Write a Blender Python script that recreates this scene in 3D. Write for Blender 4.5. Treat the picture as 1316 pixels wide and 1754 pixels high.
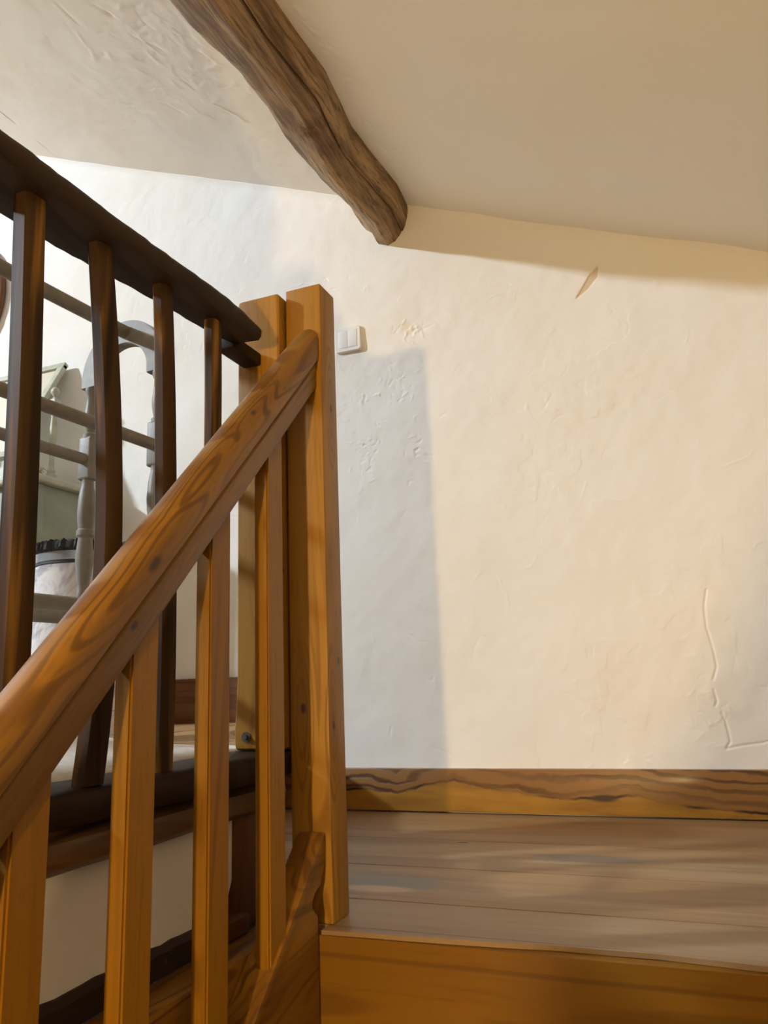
import bpy, bmesh, math, random
import numpy as np
from mathutils import Vector, Matrix

random.seed(7)
RNG = np.random.default_rng(11)
for o in list(bpy.data.objects):
    bpy.data.objects.remove(o)
SC = bpy.context.scene
COL = SC.collection

# ------------------------------------------------------------------ camera
cam_d = bpy.data.cameras.new('camera')
cam = bpy.data.objects.new('camera', cam_d)
COL.objects.link(cam)
cam_d.sensor_fit = 'HORIZONTAL'
cam_d.sensor_width = 36.0
cam_d.lens = 1320.0 / 1316.0 * 36.0
cam_d.clip_start = 0.02
cr = Vector((0.92608538, 0.37538932, -0.03806223))
cu = Vector((0.11565626, -0.18639964, 0.97564276))
cf = Vector((-0.35915109, 0.90793063, 0.21603811))
cam.matrix_world = Matrix(((cr.x, cu.x, -cf.x, 0.62901481),
                           (cr.y, cu.y, -cf.y, -1.2914507),
                           (cr.z, cu.z, -cf.z, 0.40),
                           (0, 0, 0, 1)))
SC.camera = cam

# ------------------------------------------------------------------ world, lamps, exposure
SC.view_settings.view_transform = 'Standard'
SC.view_settings.look = 'None'
SC.view_settings.gamma = 1.0
SC.view_settings.use_curve_mapping = False
SC.view_settings.exposure = 0.0
w = bpy.data.worlds.new('world')
SC.world = w
w.use_nodes = True
w.node_tree.nodes['Background'].inputs[0].default_value = (0.80, 0.86, 1.0, 1)
w.node_tree.nodes['Background'].inputs[1].default_value = 0.05


def lamp(name, loc, power, col, radius):
    d = bpy.data.lights.new(name, 'POINT')
    d.energy = power
    d.color = col
    d.shadow_soft_size = radius
    o = bpy.data.objects.new(name, d)
    o.location = loc
    COL.objects.link(o)
    return o


# ceiling lamp of the upper room (neutral white) and the lamp of the lower storey (warm)
lamp('upper_room_lamp', (-7.0, -2.9, 4.7), 2550, (0.80, 0.91, 1.0), 0.17)
lamp('lower_storey_lamp', (0.42, -3.10, 0.21), 195, (1.0, 0.675, 0.30), 0.045)


# ------------------------------------------------------------------ node helper
class NT:
    def __init__(s, name):
        s.m = bpy.data.materials.new(name)
        s.m.use_nodes = True
        s.t = s.m.node_tree
        s.b = s.t.nodes['Principled BSDF']

    def n(s, kind, **kw):
        x = s.t.nodes.new(kind)
        for k, v in kw.items():
            setattr(x, k, v)
        return x

    def put(s, sock, v):
        if isinstance(v, bpy.types.NodeSocket):
            s.t.links.new(v, sock)
        elif v is not None:
            if hasattr(sock.default_value, '__len__') and not hasattr(v, '__len__'):
                v = (v,) * len(sock.default_value)
            if hasattr(v, '__len__') and len(sock.default_value) == 4 and len(v) == 3:
                v = tuple(v) + (1,)
            sock.default_value = v

    def math(s, op, a, b=None, c=None, clamp=False):
        x = s.n('ShaderNodeMath', operation=op, use_clamp=clamp)
        for i, v in enumerate((a, b, c)):
            if v is not None:
                s.put(x.inputs[i], v)
        return x.outputs[0]

    def vec(s, op, a, b=None, scale=None):
        x = s.n('ShaderNodeVectorMath', operation=op)
        s.put(x.inputs[0], a)
        if b is not None:
            s.put(x.inputs[1], b)
        if scale is not None:
            s.put(x.inputs['Scale'], scale)
        return x.outputs['Value'] if op in ('LENGTH', 'DISTANCE', 'DOT_PRODUCT') else x.outputs[0]

    def noise(s, v, scale, detail=3, rough=0.5, dist=0.0):
        x = s.n('ShaderNodeTexNoise')
        s.put(x.inputs['Vector'], v)
        x.inputs['Scale'].default_value = scale
        x.inputs['Detail'].default_value = detail
        x.inputs['Roughness'].default_value = rough
        x.inputs['Distortion'].default_value = dist
        return x.outputs[0]

    def voro(s, v, scale, feature='F1'):
        x = s.n('ShaderNodeTexVoronoi', feature=feature)
        s.put(x.inputs['Vector'], v)
        x.inputs['Scale'].default_value = scale
        return x

    def mr(s, v, a, b, c=0.0, d=1.0, smooth=True):
        x = s.n('ShaderNodeMapRange', interpolation_type='SMOOTHSTEP' if smooth else 'LINEAR')
        s.put(x.inputs['Value'], v)
        for k, q in zip(('From Min', 'From Max', 'To Min', 'To Max'), (a, b, c, d)):
            s.put(x.inputs[k], q)
        return x.outputs[0]

    def mix(s, f, a, b, blend='MIX'):
        x = s.n('ShaderNodeMix', data_type='RGBA', blend_type=blend)
        s.put(x.inputs[0], f)
        s.put(x.inputs[6], a)
        s.put(x.inputs[7], b)
        return x.outputs[2]

    def xyz(s, v):
        x = s.n('ShaderNodeSeparateXYZ')
        s.put(x.inputs[0], v)
        return x.outputs

    def obj(s):
        return s.n('ShaderNodeTexCoord').outputs['Object']

    def objr(s, k=9.0):
        r = s.n('ShaderNodeObjectInfo').outputs['Random']
        c = s.n('ShaderNodeCombineXYZ')
        for i, q in enumerate((k, k * 1.7, k * 2.3)):
            s.put(c.inputs[i], s.math('MULTIPLY', r, q))
        return s.vec('ADD', s.obj(), c.outputs[0])

    def bump(s, h, strength, dist=0.002):
        x = s.n('ShaderNodeBump')
        x.inputs['Strength'].default_value = strength
        x.inputs['Distance'].default_value = dist
        s.put(x.inputs['Height'], h)
        s.t.links.new(x.outputs[0], s.b.inputs['Normal'])

    def out(s, col, rough=0.5, coat=0.0, spec=0.5, metal=0.0, coat_rough=0.15):
        s.put(s.b.inputs['Base Color'], col)
        s.put(s.b.inputs['Roughness'], rough)
        s.put(s.b.inputs['Coat Weight'], coat)
        s.put(s.b.inputs['Coat Roughness'], coat_rough)
        s.put(s.b.inputs['Specular IOR Level'], spec)
        s.put(s.b.inputs['Metallic'], metal)
        return s.m


def wood(name, dark, mid, light, grain=2, scale=1.0, rough=0.45, coat=0.10, knots=0.3,
         knot_col=(0.03, 0.012, 0.006), lines=16.0, contrast=0.55, broad=0.8, offset=True,
         stretch=0.07, thr=(0.35, 0.65), knots_at=(), freq=6.0, bfreq=9.0, spec=0.3):
    T = NT(name)
    v = T.objr() if offset else T.obj()
    sc = [scale, scale, scale]
    sc[grain] = scale * stretch
    g = T.vec('MULTIPLY', v, tuple(sc))
    sk = [scale, scale, scale]
    sk[grain] = scale * 0.28
    kv = T.vec('MULTIPLY', v, tuple(sk))
    kv = T.vec('ADD', kv, T.vec('SCALE', T.n('ShaderNodeTexNoise').outputs['Color'], scale=0.0))
    vo = T.voro(kv, 7.0)
    d = vo.outputs['Distance']
    pick = T.math('LESS_THAN', T.xyz(vo.outputs['Color'])[0], knots)
    halo = T.math('MULTIPLY', T.mr(d, 0.30, 0.0), pick)
    kn = T.math('MULTIPLY', T.mr(d, 0.085, 0.05), pick)
    for kx, ky, kz, kr in knots_at:
        st_ = [1.0, 1.0, 1.0]
        st_[grain] = 0.6 if kr < 0.0085 else 0.4
        dk = T.vec('LENGTH', T.vec('MULTIPLY', T.vec('SUBTRACT', T.obj(), (kx, ky, kz)), tuple(q / kr for q in st_)))
        kn = T.math('MAXIMUM', kn, T.mr(dk, 1.05, 0.35, 0.0, 0.8))
        st_[grain] = 0.16
        dh = T.vec('LENGTH', T.vec('MULTIPLY', T.vec('SUBTRACT', T.obj(), (kx, ky, kz)), tuple(q / (kr * 4.5) for q in st_)))
        halo = T.math('MAXIMUM', halo, T.mr(dh, 1.0, 0.0))
    nz = T.noise(g, freq, 2.0, 0.5, 0.4)
    ring = T.math('ADD', nz, T.math('MULTIPLY', halo, 0.22))
    s = T.math('SINE', T.math('MULTIPLY', ring, lines * 6.2832))
    ln = T.mr(s, 0.1, 1.0)
    fine = T.noise(g, 170.0, 2.0, 0.6)
    br = T.noise(g, bfreq, 2.0, 0.5, 0.3)
    base = T.mix(T.math('MULTIPLY', T.mr(br, thr[0], thr[1]), broad), mid, light)
    lmod = T.math('MULTIPLY', ln, T.mr(T.noise(g, 16.0, 1.0), 0.3, 0.7))
    c = T.mix(T.math('MULTIPLY', lmod, contrast), base, dark)
    c = T.mix(T.mr(fine, 0.5, 0.8, 0.0, 0.35), c, dark)
    c = T.mix(T.math('MULTIPLY', halo, 0.35), c, dark)
    c = T.mix(kn, c, knot_col)
    T.bump(T.math('ADD', T.math('MULTIPLY', fine, 0.5), T.math('MULTIPLY', lmod, -0.5)), 0.25, 0.001)
    return T.out(c, rough, coat, spec)


M = {}
PINE = ((0.14, 0.052, 0.004), (0.315, 0.148, 0.012), (0.40, 0.205, 0.028))
M['pine_z'] = wood('varnished_pine_post', *PINE, grain=2, knots=0.0, offset=False,
                   knots_at=((0.0395, 0.006, 0.943, 0.006), (0.0395, 0.012, 0.444, 0.006), (0.0395, -0.014, 0.327, 0.006), (-0.012, -0.034, 0.36, 0.007)))
M['pine_b'] = wood('varnished_pine_baluster', (0.10, 0.036, 0.002), (0.225, 0.098, 0.004), (0.30, 0.140, 0.007), grain=2, knots=0.30, lines=12)
M['pine_y'] = wood('varnished_pine_rail', (0.080, 0.030, 0.004), (0.185, 0.082, 0.011), (0.325, 0.155, 0.014), grain=1, knots=0.0, lines=11,
                   contrast=0.75, stretch=0.14, freq=9.0, offset=False,
                   knots_at=((0.025, -0.316, 0.028, 0.0065), (0.025, -0.467, 0.035, 0.008), (0.027, -0.694, 0.006, 0.009), (0.022, -0.771, -0.030, 0.0065)))
M['pine_x'] = wood('varnished_pine_board', (0.09, 0.034, 0.002), (0.20, 0.090, 0.004), (0.29, 0.140, 0.006), grain=0, knots=0.12, scale=0.5)
M['dark_y'] = wood('dark_oak_rail', (0.010, 0.006, 0.004), (0.026, 0.014, 0.008), (0.042, 0.024, 0.012), grain=1, knots=0.1,
                   rough=0.58, coat=0.0, spec=0.2)
M['dark_z'] = wood('dark_oak_baluster', (0.010, 0.006, 0.003), (0.044, 0.023, 0.009), (0.21, 0.105, 0.020), grain=2, knots=0.06,
                   rough=0.5, coat=0.0, spec=0.15, bfreq=22.0, lines=7, contrast=0.8, broad=0.95, scale=1.3, thr=(0.50, 0.66))
M['brown_y'] = wood('brown_log', (0.05, 0.022, 0.008), (0.13, 0.065, 0.022), (0.20, 0.105, 0.04), grain=1, knots=0.1)
M['red_z'] = wood('red_brown_wood', (0.03, 0.010, 0.004), (0.10, 0.036, 0.012), (0.15, 0.055, 0.018), grain=2, knots=0.05)
M['red_x'] = wood('red_brown_board', (0.05, 0.017, 0.006), (0.14, 0.055, 0.018), (0.19, 0.08, 0.03), grain=0, knots=0.05)
M['tan_y'] = wood('pale_floor_boards', (0.22, 0.12, 0.05), (0.40, 0.24, 0.11), (0.50, 0.32, 0.16), grain=1, knots=0.1, scale=0.6)


def beam_mat():
    T = NT('old_beam_wood')
    v = T.obj()
    g = T.vec('MULTIPLY', v, (1.0, 0.06, 1.0))
    a = T.noise(g, 18.0, 5.0, 0.65, 0.6)
    b = T.noise(v, 5.0, 3.0, 0.6)
    f = T.noise(g, 120.0, 3.0, 0.7)
    c = T.mix(T.mr(a, 0.32, 0.68), (0.10, 0.052, 0.020), (0.44, 0.29, 0.150))
    c = T.mix(T.mr(b, 0.45, 0.7, 0, 0.6), c, (0.33, 0.19, 0.07))
    c = T.mix(T.mr(f, 0.46, 0.68, 0, 0.75), c, (0.07, 0.042, 0.020))
    pit = T.voro(T.vec('MULTIPLY', v, (1, 0.35, 1)), 45.0).outputs['Distance']
    pm = T.math('MULTIPLY', T.mr(pit, 0.16, 0.06), T.mr(T.noise(v, 7.0, 1.0), 0.52, 0.62))
    c = T.mix(pm, c, (0.02, 0.010, 0.006))
    patch = T.noise(T.vec('MULTIPLY', v, (1, 0.3, 1)), 9.0, 4.0, 0.65)
    c = T.mix(T.mr(patch, 0.52, 0.68, 0, 0.65), c, (0.085, 0.040, 0.018))
    T.bump(T.math('SUBTRACT', T.math('ADD', a, T.math('MULTIPLY', f, 0.4)), pm), 0.8, 0.004)
    return T.out(c, 0.62, 0.0, 0.35)


M['beam'] = beam_mat()


def plaster_mat(name, tint, bump=0.35):
    T = NT(name)
    v = T.obj()
    at = T.n('ShaderNodeAttribute', attribute_name='tint')
    big = T.noise(v, 1.6, 3.0, 0.5)
    c = T.mix(T.mr(big, 0.35, 0.7), tuple(tint), (tint[0] * 0.985, tint[1] * 0.965, tint[2] * 0.92))
    if at is not None:
        c = T.mix(1.0, c, at.outputs['Color'], 'MULTIPLY')
    sp = T.voro(v, 26.0)
    spot = T.math('MULTIPLY', T.mr(sp.outputs['Distance'], 0.05, 0.02),
                  T.math('LESS_THAN', T.xyz(sp.outputs['Color'])[1], 0.035))
    c = T.mix(T.math('MULTIPLY', spot, 0.75), c, (0.16, 0.11, 0.07))
    h = T.math('ADD', T.math('MULTIPLY', T.noise(v, 90.0, 3.0, 0.6), 0.35), T.noise(v, 22.0, 3.0, 0.55))
    T.bump(h, bump, 0.003)
    return T.out(c, 0.78, 0.0, 0.3)


M['plaster'] = plaster_mat('white_plaster', (0.84, 0.835, 0.825))
M['ceil'] = plaster_mat('ceiling_plaster', (0.84, 0.83, 0.80), 0.25)


def plain(name, col, rough=0.5, coat=0.0, metal=0.0, var=0.12, scale=9.0, bump=0.0, spec=0.5):
    T = NT(name)
    v = T.obj()
    nz = T.noise(v, scale, 4.0, 0.6)
    c = T.mix(T.mr(nz, 0.3, 0.7), tuple(q * (1 - var) for q in col), tuple(min(1, q * (1 + var)) for q in col))
    if bump:
        T.bump(T.noise(v, scale * 8, 3.0), bump, 0.002)
    return T.out(c, rough, coat, spec, metal)


M['towel_grey'] = plain('grey_painted_wood', (0.205, 0.190, 0.165), 0.5, 0.0, scale=30, bump=0.15)
M['sage'] = plain('sage_green_paint', (0.27, 0.30, 0.225), 0.5, 0.05, scale=7, bump=0.1)
M['sage_pale'] = plain('pale_sage_paint', (0.42, 0.43, 0.34), 0.5, 0.05, scale=14, var=0.16, bump=0.1)
M['glass'] = plain('mirror_glass', (0.80, 0.79, 0.76), 0.04, metal=1.0, var=0.01)
M['switch'] = plain('white_plastic', (0.82, 0.82, 0.80), 0.35, 0.1, var=0.01)
M['ruffle'] = plain('charcoal_fabric', (0.045, 0.045, 0.05), 0.9, var=0.3, scale=60, bump=0.4, spec=0.2)
M['band'] = plain('grey_metal_band', (0.38, 0.40, 0.42), 0.3, metal=0.4, var=0.15)
M['dark_gap'] = plain('dark_rubber_rim', (0.03, 0.03, 0.032), 0.6)
M['steel'] = plain('dull_steel', (0.13, 0.12, 0.11), 0.5, metal=0.7)
M['rug'] = plain('white_cotton', (0.76, 0.74, 0.72), 0.9, var=0.06, scale=70, bump=0.3, spec=0.2)
M['flower'] = plain('dried_petals', (0.58, 0.49, 0.34), 0.9, var=0.3, scale=60, spec=0.2)
M['stalk'] = plain('dried_stalk', (0.22, 0.18, 0.09), 0.8)


def marble_mat():
    T = NT('marble_print')
    v = T.obj()
    vx, vy, vz = T.xyz(v)
    cc = T.n('ShaderNodeCombineXYZ')
    T.put(cc.inputs[0], T.math('MULTIPLY_ADD', vz, -0.55, vx))
    T.put(cc.inputs[1], T.math('MULTIPLY_ADD', vz, -0.3, vy))
    T.put(cc.inputs[2], vz)
    wv = T.vec('MULTIPLY', cc.outputs[0], (1.0, 1.0, 0.75))
    a = T.noise(wv, 6.0, 5.0, 0.62, 1.6)
    b = T.noise(wv, 14.0, 4.0, 0.6, 2.2)
    c = T.mix(T.mr(a, 0.48, 0.62), (0.80, 0.79, 0.79), (0.42, 0.41, 0.45))
    vein = T.mr(T.math('ABSOLUTE', T.math('SUBTRACT', T.noise(wv, 4.0, 4.0, 0.6, 1.2), 0.5)), 0.014, 0.0)
    c = T.mix(T.mr(b, 0.55, 0.7, 0, 0.55), c, (0.36, 0.35, 0.40))
    c = T.mix(T.math('MULTIPLY', vein, 0.8), c, (0.24, 0.24, 0.36))
    return T.out(c, 0.4, 0.1)


M['marble'] = marble_mat()


def floor_mat():
    T = NT('worn_landing_boards')
    v = T.obj()
    px, py, pz = T.xyz(v)
    g = T.vec('MULTIPLY', v, (0.09, 1.0, 1.0))
    a = T.noise(g, 12.0, 4.0, 0.6, 0.5)
    f = T.noise(g, 110.0, 3.0, 0.65)
    wide = T.noise(g, 4.0, 2.0, 0.5)
    c = T.mix(T.mr(a, 0.35, 0.65), (0.185, 0.110, 0.050), (0.325, 0.218, 0.112))
    c = T.mix(T.mr(wide, 0.42, 0.65, 0, 0.55), c, (0.30, 0.155, 0.052))
    c = T.mix(T.mr(f, 0.5, 0.75, 0, 0.3), c, (0.16, 0.09, 0.05))
    # boards nearest the skirting are browner, the nosing board is greyer
    c = T.mix(T.mr(py, 0.55, 1.0, 0, 0.55), c, (0.23, 0.12, 0.045))
    c = T.mix(T.mr(py, 0.165, 0.14, 0, 0.5), c, (0.29, 0.205, 0.125))
    nv = T.vec('ADD', T.vec('MULTIPLY', v, (1, 1, 0)),
               T.vec('SCALE', T.vec('SUBTRACT', T.n('ShaderNodeTexNoise').outputs['Color'], (0.5, 0.5, 0.5)), scale=0.0))
    wob = T.math('MULTIPLY', T.math('SUBTRACT', T.noise(g, 22.0, 3.0), 0.5), 1.0)

    def stain(c, cx, cy, rx, ry, col, amt):
        d = T.vec('LENGTH', T.vec('MULTIPLY', T.vec('SUBTRACT', v, (cx, cy, 0)), (1 / rx, 1 / ry, 0)))
        return T.mix(T.math('MULTIPLY', T.mr(T.math('ADD', d, wob), 1.0, 0.5), amt), c, col)
    c = stain(c, -0.02, 0.30, 0.16, 0.075, (0.17, 0.165, 0.15), 0.85)
    c = stain(c, 0.35, 0.585, 0.17, 0.055, (0.125, 0.105, 0.085), 0.85)
    c = stain(c, -0.02, 0.235, 0.09, 0.03, (0.50, 0.36, 0.25), 0.7)
    c = stain(c, 0.02, 0.70, 0.025, 0.010, (0.02, 0.012, 0.008), 1.0)
    c = stain(c, -0.12, 0.215, 0.02, 0.012, (0.10, 0.06, 0.04), 0.9)
    c = stain(c, -0.20, 0.44, 0.02, 0.02, (0.15, 0.11, 0.08), 0.9)
    T.bump(T.math('ADD', a, T.math('MULTIPLY', f, 0.5)), 0.2, 0.002)
    return T.out(c, 0.48, 0.1, 0.4)


M['floor'] = floor_mat()


def skirting_mat():
    T = NT('waney_grained_skirting')
    v = T.obj()
    px, py, pz = T.xyz(v)
    g = T.vec('MULTIPLY', v, (0.16, 1.0, 1.0))
    ramp = T.n('ShaderNodeValToRGB')
    T.put(ramp.inputs[0], T.mr(px, -0.55, 1.15, 0.0, 1.0, False))
    el = ramp.color_ramp.elements
    pts = [(-0.55, 0.50), (-0.40, 0.50), (-0.31, 0.40), (-0.22, 0.62), (-0.12, 0.72), (0.0, 0.56), (0.10, 0.43), (0.22, 0.36), (0.32, 0.40), (0.42, 0.44), (0.55, 0.24),
           (0.75, 0.14), (1.10, 0.10)]
    el[0].position, el[0].color = 0.0, (pts[0][1],) * 3 + (1,)
    el[1].position, el[1].color = 1.0, (0.1, 0.1, 0.1, 1)
    for x_, e_ in pts[1:]:
        q = el.new((x_ + 0.55) / 1.7)
        q.color = (e_, e_, e_, 1)
    n1 = T.noise(T.vec('MULTIPLY', v, (1, 0, 0.2)), 22.0, 3.0, 0.55)
    edge = T.math('ADD', T.math('MULTIPLY', T.xyz(ramp.outputs[0])[0], 0.131), T.math('MULTIPLY', T.math('SUBTRACT', n1, 0.5), 0.016))
    rel = T.math('SUBTRACT', pz, edge)
    up = T.mr(rel, -0.003, 0.004)
    ring = T.math('ADD', T.math('MULTIPLY', rel, 62.0), T.math('MULTIPLY', T.noise(g, 9.0, 3.0, 0.6), 5.5))
    ln = T.mr(T.math('SINE', T.math('MULTIPLY', ring, 3.6)), -0.2, 1.0)
    ln = T.math('MULTIPLY', ln, T.mr(T.noise(g, 14.0, 2.0), 0.3, 0.7, 0.3, 1.0))
    cu_ = T.mix(ln, (0.235, 0.108, 0.028), (0.075, 0.030, 0.009))
    cl = T.mix(T.mr(T.noise(g, 30.0, 4.0), 0.3, 0.7), (0.37, 0.180, 0.022), (0.24, 0.108, 0.014))
    c = T.mix(up, cl, cu_)
    rim = T.math('MULTIPLY', T.mr(T.math('ABSOLUTE', T.math('SUBTRACT', rel, 0.002)), 0.006, 0.001),
                 T.mr(T.noise(T.vec('MULTIPLY', v, (1, 0, 0)), 5.0, 2.0), 0.42, 0.6))
    c = T.mix(rim, c, (0.022, 0.010, 0.006))
    d = T.vec('LENGTH', T.vec('MULTIPLY', T.vec('SUBTRACT', v, (0.325, 1.10, 0.052)), (1 / 0.05, 0, 1 / 0.014)))
    c = T.mix(T.mr(d, 1.0, 0.4), c, (0.045, 0.018, 0.010))
    T.bump(T.math('SUBTRACT', 0.0, T.math('MULTIPLY', ln, up)), 0.35, 0.002)
    return T.out(c, 0.42, 0.2)


M['skirt'] = skirting_mat()


# ------------------------------------------------------------------ mesh helpers
def finish(name, bm, mat, parent=None, angle=35, loc=None, rot=None):
    bmesh.ops.recalc_face_normals(bm, faces=bm.faces)
    me = bpy.data.meshes.new(name)
    bm.to_mesh(me)
    bm.free()
    me.materials.append(mat)
    for p in me.polygons:
        p.use_smooth = True
    me.set_sharp_from_angle(angle=math.radians(angle))
    o = bpy.data.objects.new(name, me)
    COL.objects.link(o)
    if parent is not None:
        o.parent = parent
    if loc is not None:
        o.location = loc
    if rot is not None:
        o.rotation_euler = rot
    return o


def thing(name, label, cat, loc=(0, 0, 0), rot=(0, 0, 0), group=None):
    o = bpy.data.objects.new(name, None)
    o.empty_display_size = 0.05
    o.location = loc
    o.rotation_euler = rot
    COL.objects.link(o)
    tag(o, label, cat, group)
    return o


def tag(o, label, cat, group=None):
    o['label'] = label
    o['category'] = cat
    if group:
        o['group'] = group
    return o


def structure(o, label=None):
    o['kind'] = 'structure'
    if label:
        o['label'] = label
    return o


def add_box(bm, x0, x1, y0, y1, z0, z1, bev=0.0, seg=2):
    vs = [bm.verts.new(p) for p in ((x0, y0, z0), (x1, y0, z0), (x1, y1, z0), (x0, y1, z0),
                                    (x0, y0, z1), (x1, y0, z1), (x1, y1, z1), (x0, y1, z1))]
    fs = [bm.faces.new([vs[i] for i in f]) for f in ((0, 3, 2, 1), (4, 5, 6, 7), (0, 1, 5, 4), (1, 2, 6, 5), (2, 3, 7, 6), (3, 0, 4, 7))]
    if bev:
        es = {e for f in fs for e in f.edges}
        bmesh.ops.bevel(bm, geom=list(es), offset=bev, segments=seg, profile=0.6, affect='EDGES')


def add_rings(bm, rings, closed_ring=True, caps=True):
    R = [[bm.verts.new(p) for p in r] for r in rings]
    n = len(R[0])
    for a, b in zip(R[:-1], R[1:]):
        for i in range(n if closed_ring else n - 1):
            j = (i + 1) % n
            bm.faces.new((a[i], a[j], b[j], b[i]))
    if caps:
        bm.faces.new(R[0][::-1])
        bm.faces.new(R[-1])
    return R


def add_lathe(bm, prof, cx=0, cy=0, seg=24):
    rings = [[(cx + r * math.cos(2 * math.pi * k / seg), cy + r * math.sin(2 * math.pi * k / seg), z) for k in range(seg)]
             for r, z in prof]
    add_rings(bm, rings)


def add_tube(bm, a, b, r, seg=14, r2=None):
    a, b = Vector(a), Vector(b)
    d = (b - a).normalized()
    u = d.orthogonal().normalized()
    v = d.cross(u)
    rr = (r, r if r2 is None else r2)
    add_rings(bm, [[p + u * (q * math.cos(2 * math.pi * k / seg)) + v * (q * math.sin(2 * math.pi * k / seg)) for k in range(seg)]
                   for p, q in zip((a, b), rr)])


def add_prism(bm, pts, axis, a0, a1, bev=0.0):
    def P(p, a):
        return {'X': (a, p[0], p[1]), 'Y': (p[0], a, p[1]), 'Z': (p[0], p[1], a)}[axis]
    A = [bm.verts.new(P(p, a0)) for p in pts]
    B = [bm.verts.new(P(p, a1)) for p in pts]
    fs = [bm.faces.new(A[::-1]), bm.faces.new(B)]
    for i in range(len(pts)):
        j = (i + 1) % len(pts)
        fs.append(bm.faces.new((A[i], A[j], B[j], B[i])))
    if bev:
        bmesh.ops.bevel(bm, geom=list({e for f in fs for e in f.edges}), offset=bev, segments=2, profile=0.6, affect='EDGES')


# ------------------------------------------------------------------ plaster relief
def vnoise(U, V, cell, seed):
    r = np.random.default_rng(seed)
    n = 256
    G = r.random((n, n)) * 2 - 1
    x = U / cell + 77.3
    y = V / cell + 51.7
    xi = np.floor(x).astype(int)
    yi = np.floor(y).astype(int)
    fx = x - xi
    fy = y - yi
    fx = fx * fx * fx * (fx * (6 * fx - 15) + 10)
    fy = fy * fy * fy * (fy * (6 * fy - 15) + 10)
    g = lambda a, b: G[a % n, b % n]
    return ((g(xi, yi) * (1 - fx) + g(xi + 1, yi) * fx) * (1 - fy) + (g(xi, yi + 1) * (1 - fx) + g(xi + 1, yi + 1) * fx) * fy)


def smooth(x, a, b):
    t = np.clip((x - a) / (b - a), 0, 1)
    return t * t * (3 - 2 * t)


def seg_dist(U, V, a, b):
    dx, dy = b[0] - a[0], b[1] - a[1]
    t = np.clip(((U - a[0]) * dx + (V - a[1]) * dy) / (dx * dx + dy * dy + 1e-12), 0, 1)
    return np.hypot(U - a[0] - t * dx, V - a[1] - t * dy)


def stroke(H, U, V, pts, amp, width, u0, v0, res):
    """groove (amp<0) or ridge (amp>0) along a polyline"""
    us = [p[0] for p in pts]
    vs = [p[1] for p in pts]
    i0, i1 = int((min(us) - 4 * width - u0) / res), int((max(us) + 4 * width - u0) / res) + 2
    j0, j1 = int((min(vs) - 4 * width - v0) / res), int((max(vs) + 4 * width - v0) / res) + 2
    i0, j0 = max(i0, 0), max(j0, 0)
    if i1 <= i0 or j1 <= j0 or i0 >= H.shape[1] or j0 >= H.shape[0]:
        return
    sl = (slice(j0, j1), slice(i0, i1))
    d = np.full(U[sl].shape, 9.0)
    for a, b in zip(pts[:-1], pts[1:]):
        d = np.minimum(d, seg_dist(U[sl], V[sl], a, b))
    H[sl] += amp * np.exp(-(d / width) ** 2)


def wander(r, p, ang, n, step, bend=0.5):
    pts = [p]
    for k in range(n):
        ang += r.normal(0, bend)
        p = (p[0] + step * math.cos(ang), p[1] + step * math.sin(ang))
        pts.append(p)
    return pts


def plaster_patch(name, fn, u0, u1, v0, v1, res, mat, nrm, seed, marks, mark_area, special=None, amp=1.0):
    """relief grid: fn(u,v) -> base xyz, displaced along nrm (towards the room)"""
    nu = int(round((u1 - u0) / res)) + 1
    nv = int(round((v1 - v0) / res)) + 1
    U, V = np.meshgrid(u0 + np.arange(nu) * res, v0 + np.arange(nv) * res)
    H = amp * (0.0045 * vnoise(U, V, 0.33, seed) + 0.0016 * vnoise(U, V, 0.11, seed + 1) + 0.0005 * vnoise(U, V, 0.035, seed + 2))
    # trowelled layers: little steps where one coat of plaster ends
    lay = vnoise(U, V, 0.16, seed + 3) + 0.5 * vnoise(U, V, 0.05, seed + 4) + 0.2 * vnoise(U, V, 0.016, seed + 5)
    reg = smooth(vnoise(U, V, 0.45, seed + 6), 0.05, 0.5)
    H += reg * 0.0006 * smooth(lay, 0.10, 0.13)
    H += smooth(vnoise(U, V, 0.5, seed + 9), 0.1, 0.5) * 0.0005 * smooth(vnoise(U, V, 0.09, seed + 7) + 0.4 * vnoise(U, V, 0.03, seed + 8), 0.25, 0.28)
    r = np.random.default_rng(seed + 20)
    for k in range(marks):
        p = (r.uniform(*mark_area[0]), r.uniform(*mark_area[1]))
        pts = wander(r, p, r.uniform(0, 6.28), r.integers(1, 6), r.uniform(0.006, 0.022))
        stroke(H, U, V, pts, r.choice([-1, 1]) * r.uniform(0.0003, 0.0009), r.uniform(0.0018, 0.0032), u0, v0, res)
    tint = np.ones((nv, nu, 4), np.float32)
    if special:
        special(H, U, V, tint, u0, v0, res)
    base = fn(U, V)
    co = np.stack(base, -1) + H[..., None] * np.array(nrm)
    me = bpy.data.meshes.new(name)
    nvt = nu * nv
    me.vertices.add(nvt)
    me.vertices.foreach_set('co', co.reshape(-1).astype(np.float32))
    idx = np.arange(nvt).reshape(nv, nu)
    q = np.stack([idx[:-1, :-1], idx[:-1, 1:], idx[1:, 1:], idx[1:, :-1]], -1).reshape(-1, 4)
    me.loops.add(q.size)
    me.loops.foreach_set('vertex_index', q.reshape(-1).astype(np.int32))
    me.polygons.add(len(q))
    me.polygons.foreach_set('loop_start', (np.arange(len(q)) * 4).astype(np.int32))
    me.polygons.foreach_set('use_smooth', np.ones(len(q), bool))
    me.update(calc_edges=True)
    ca = me.color_attributes.new('tint', 'FLOAT_COLOR', 'POINT')
    ca.data.foreach_set('color', tint.reshape(-1))
    me.materials.append(mat)
    o = bpy.data.objects.new(name, me)
    COL.objects.link(o)
    return structure(o)


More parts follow.
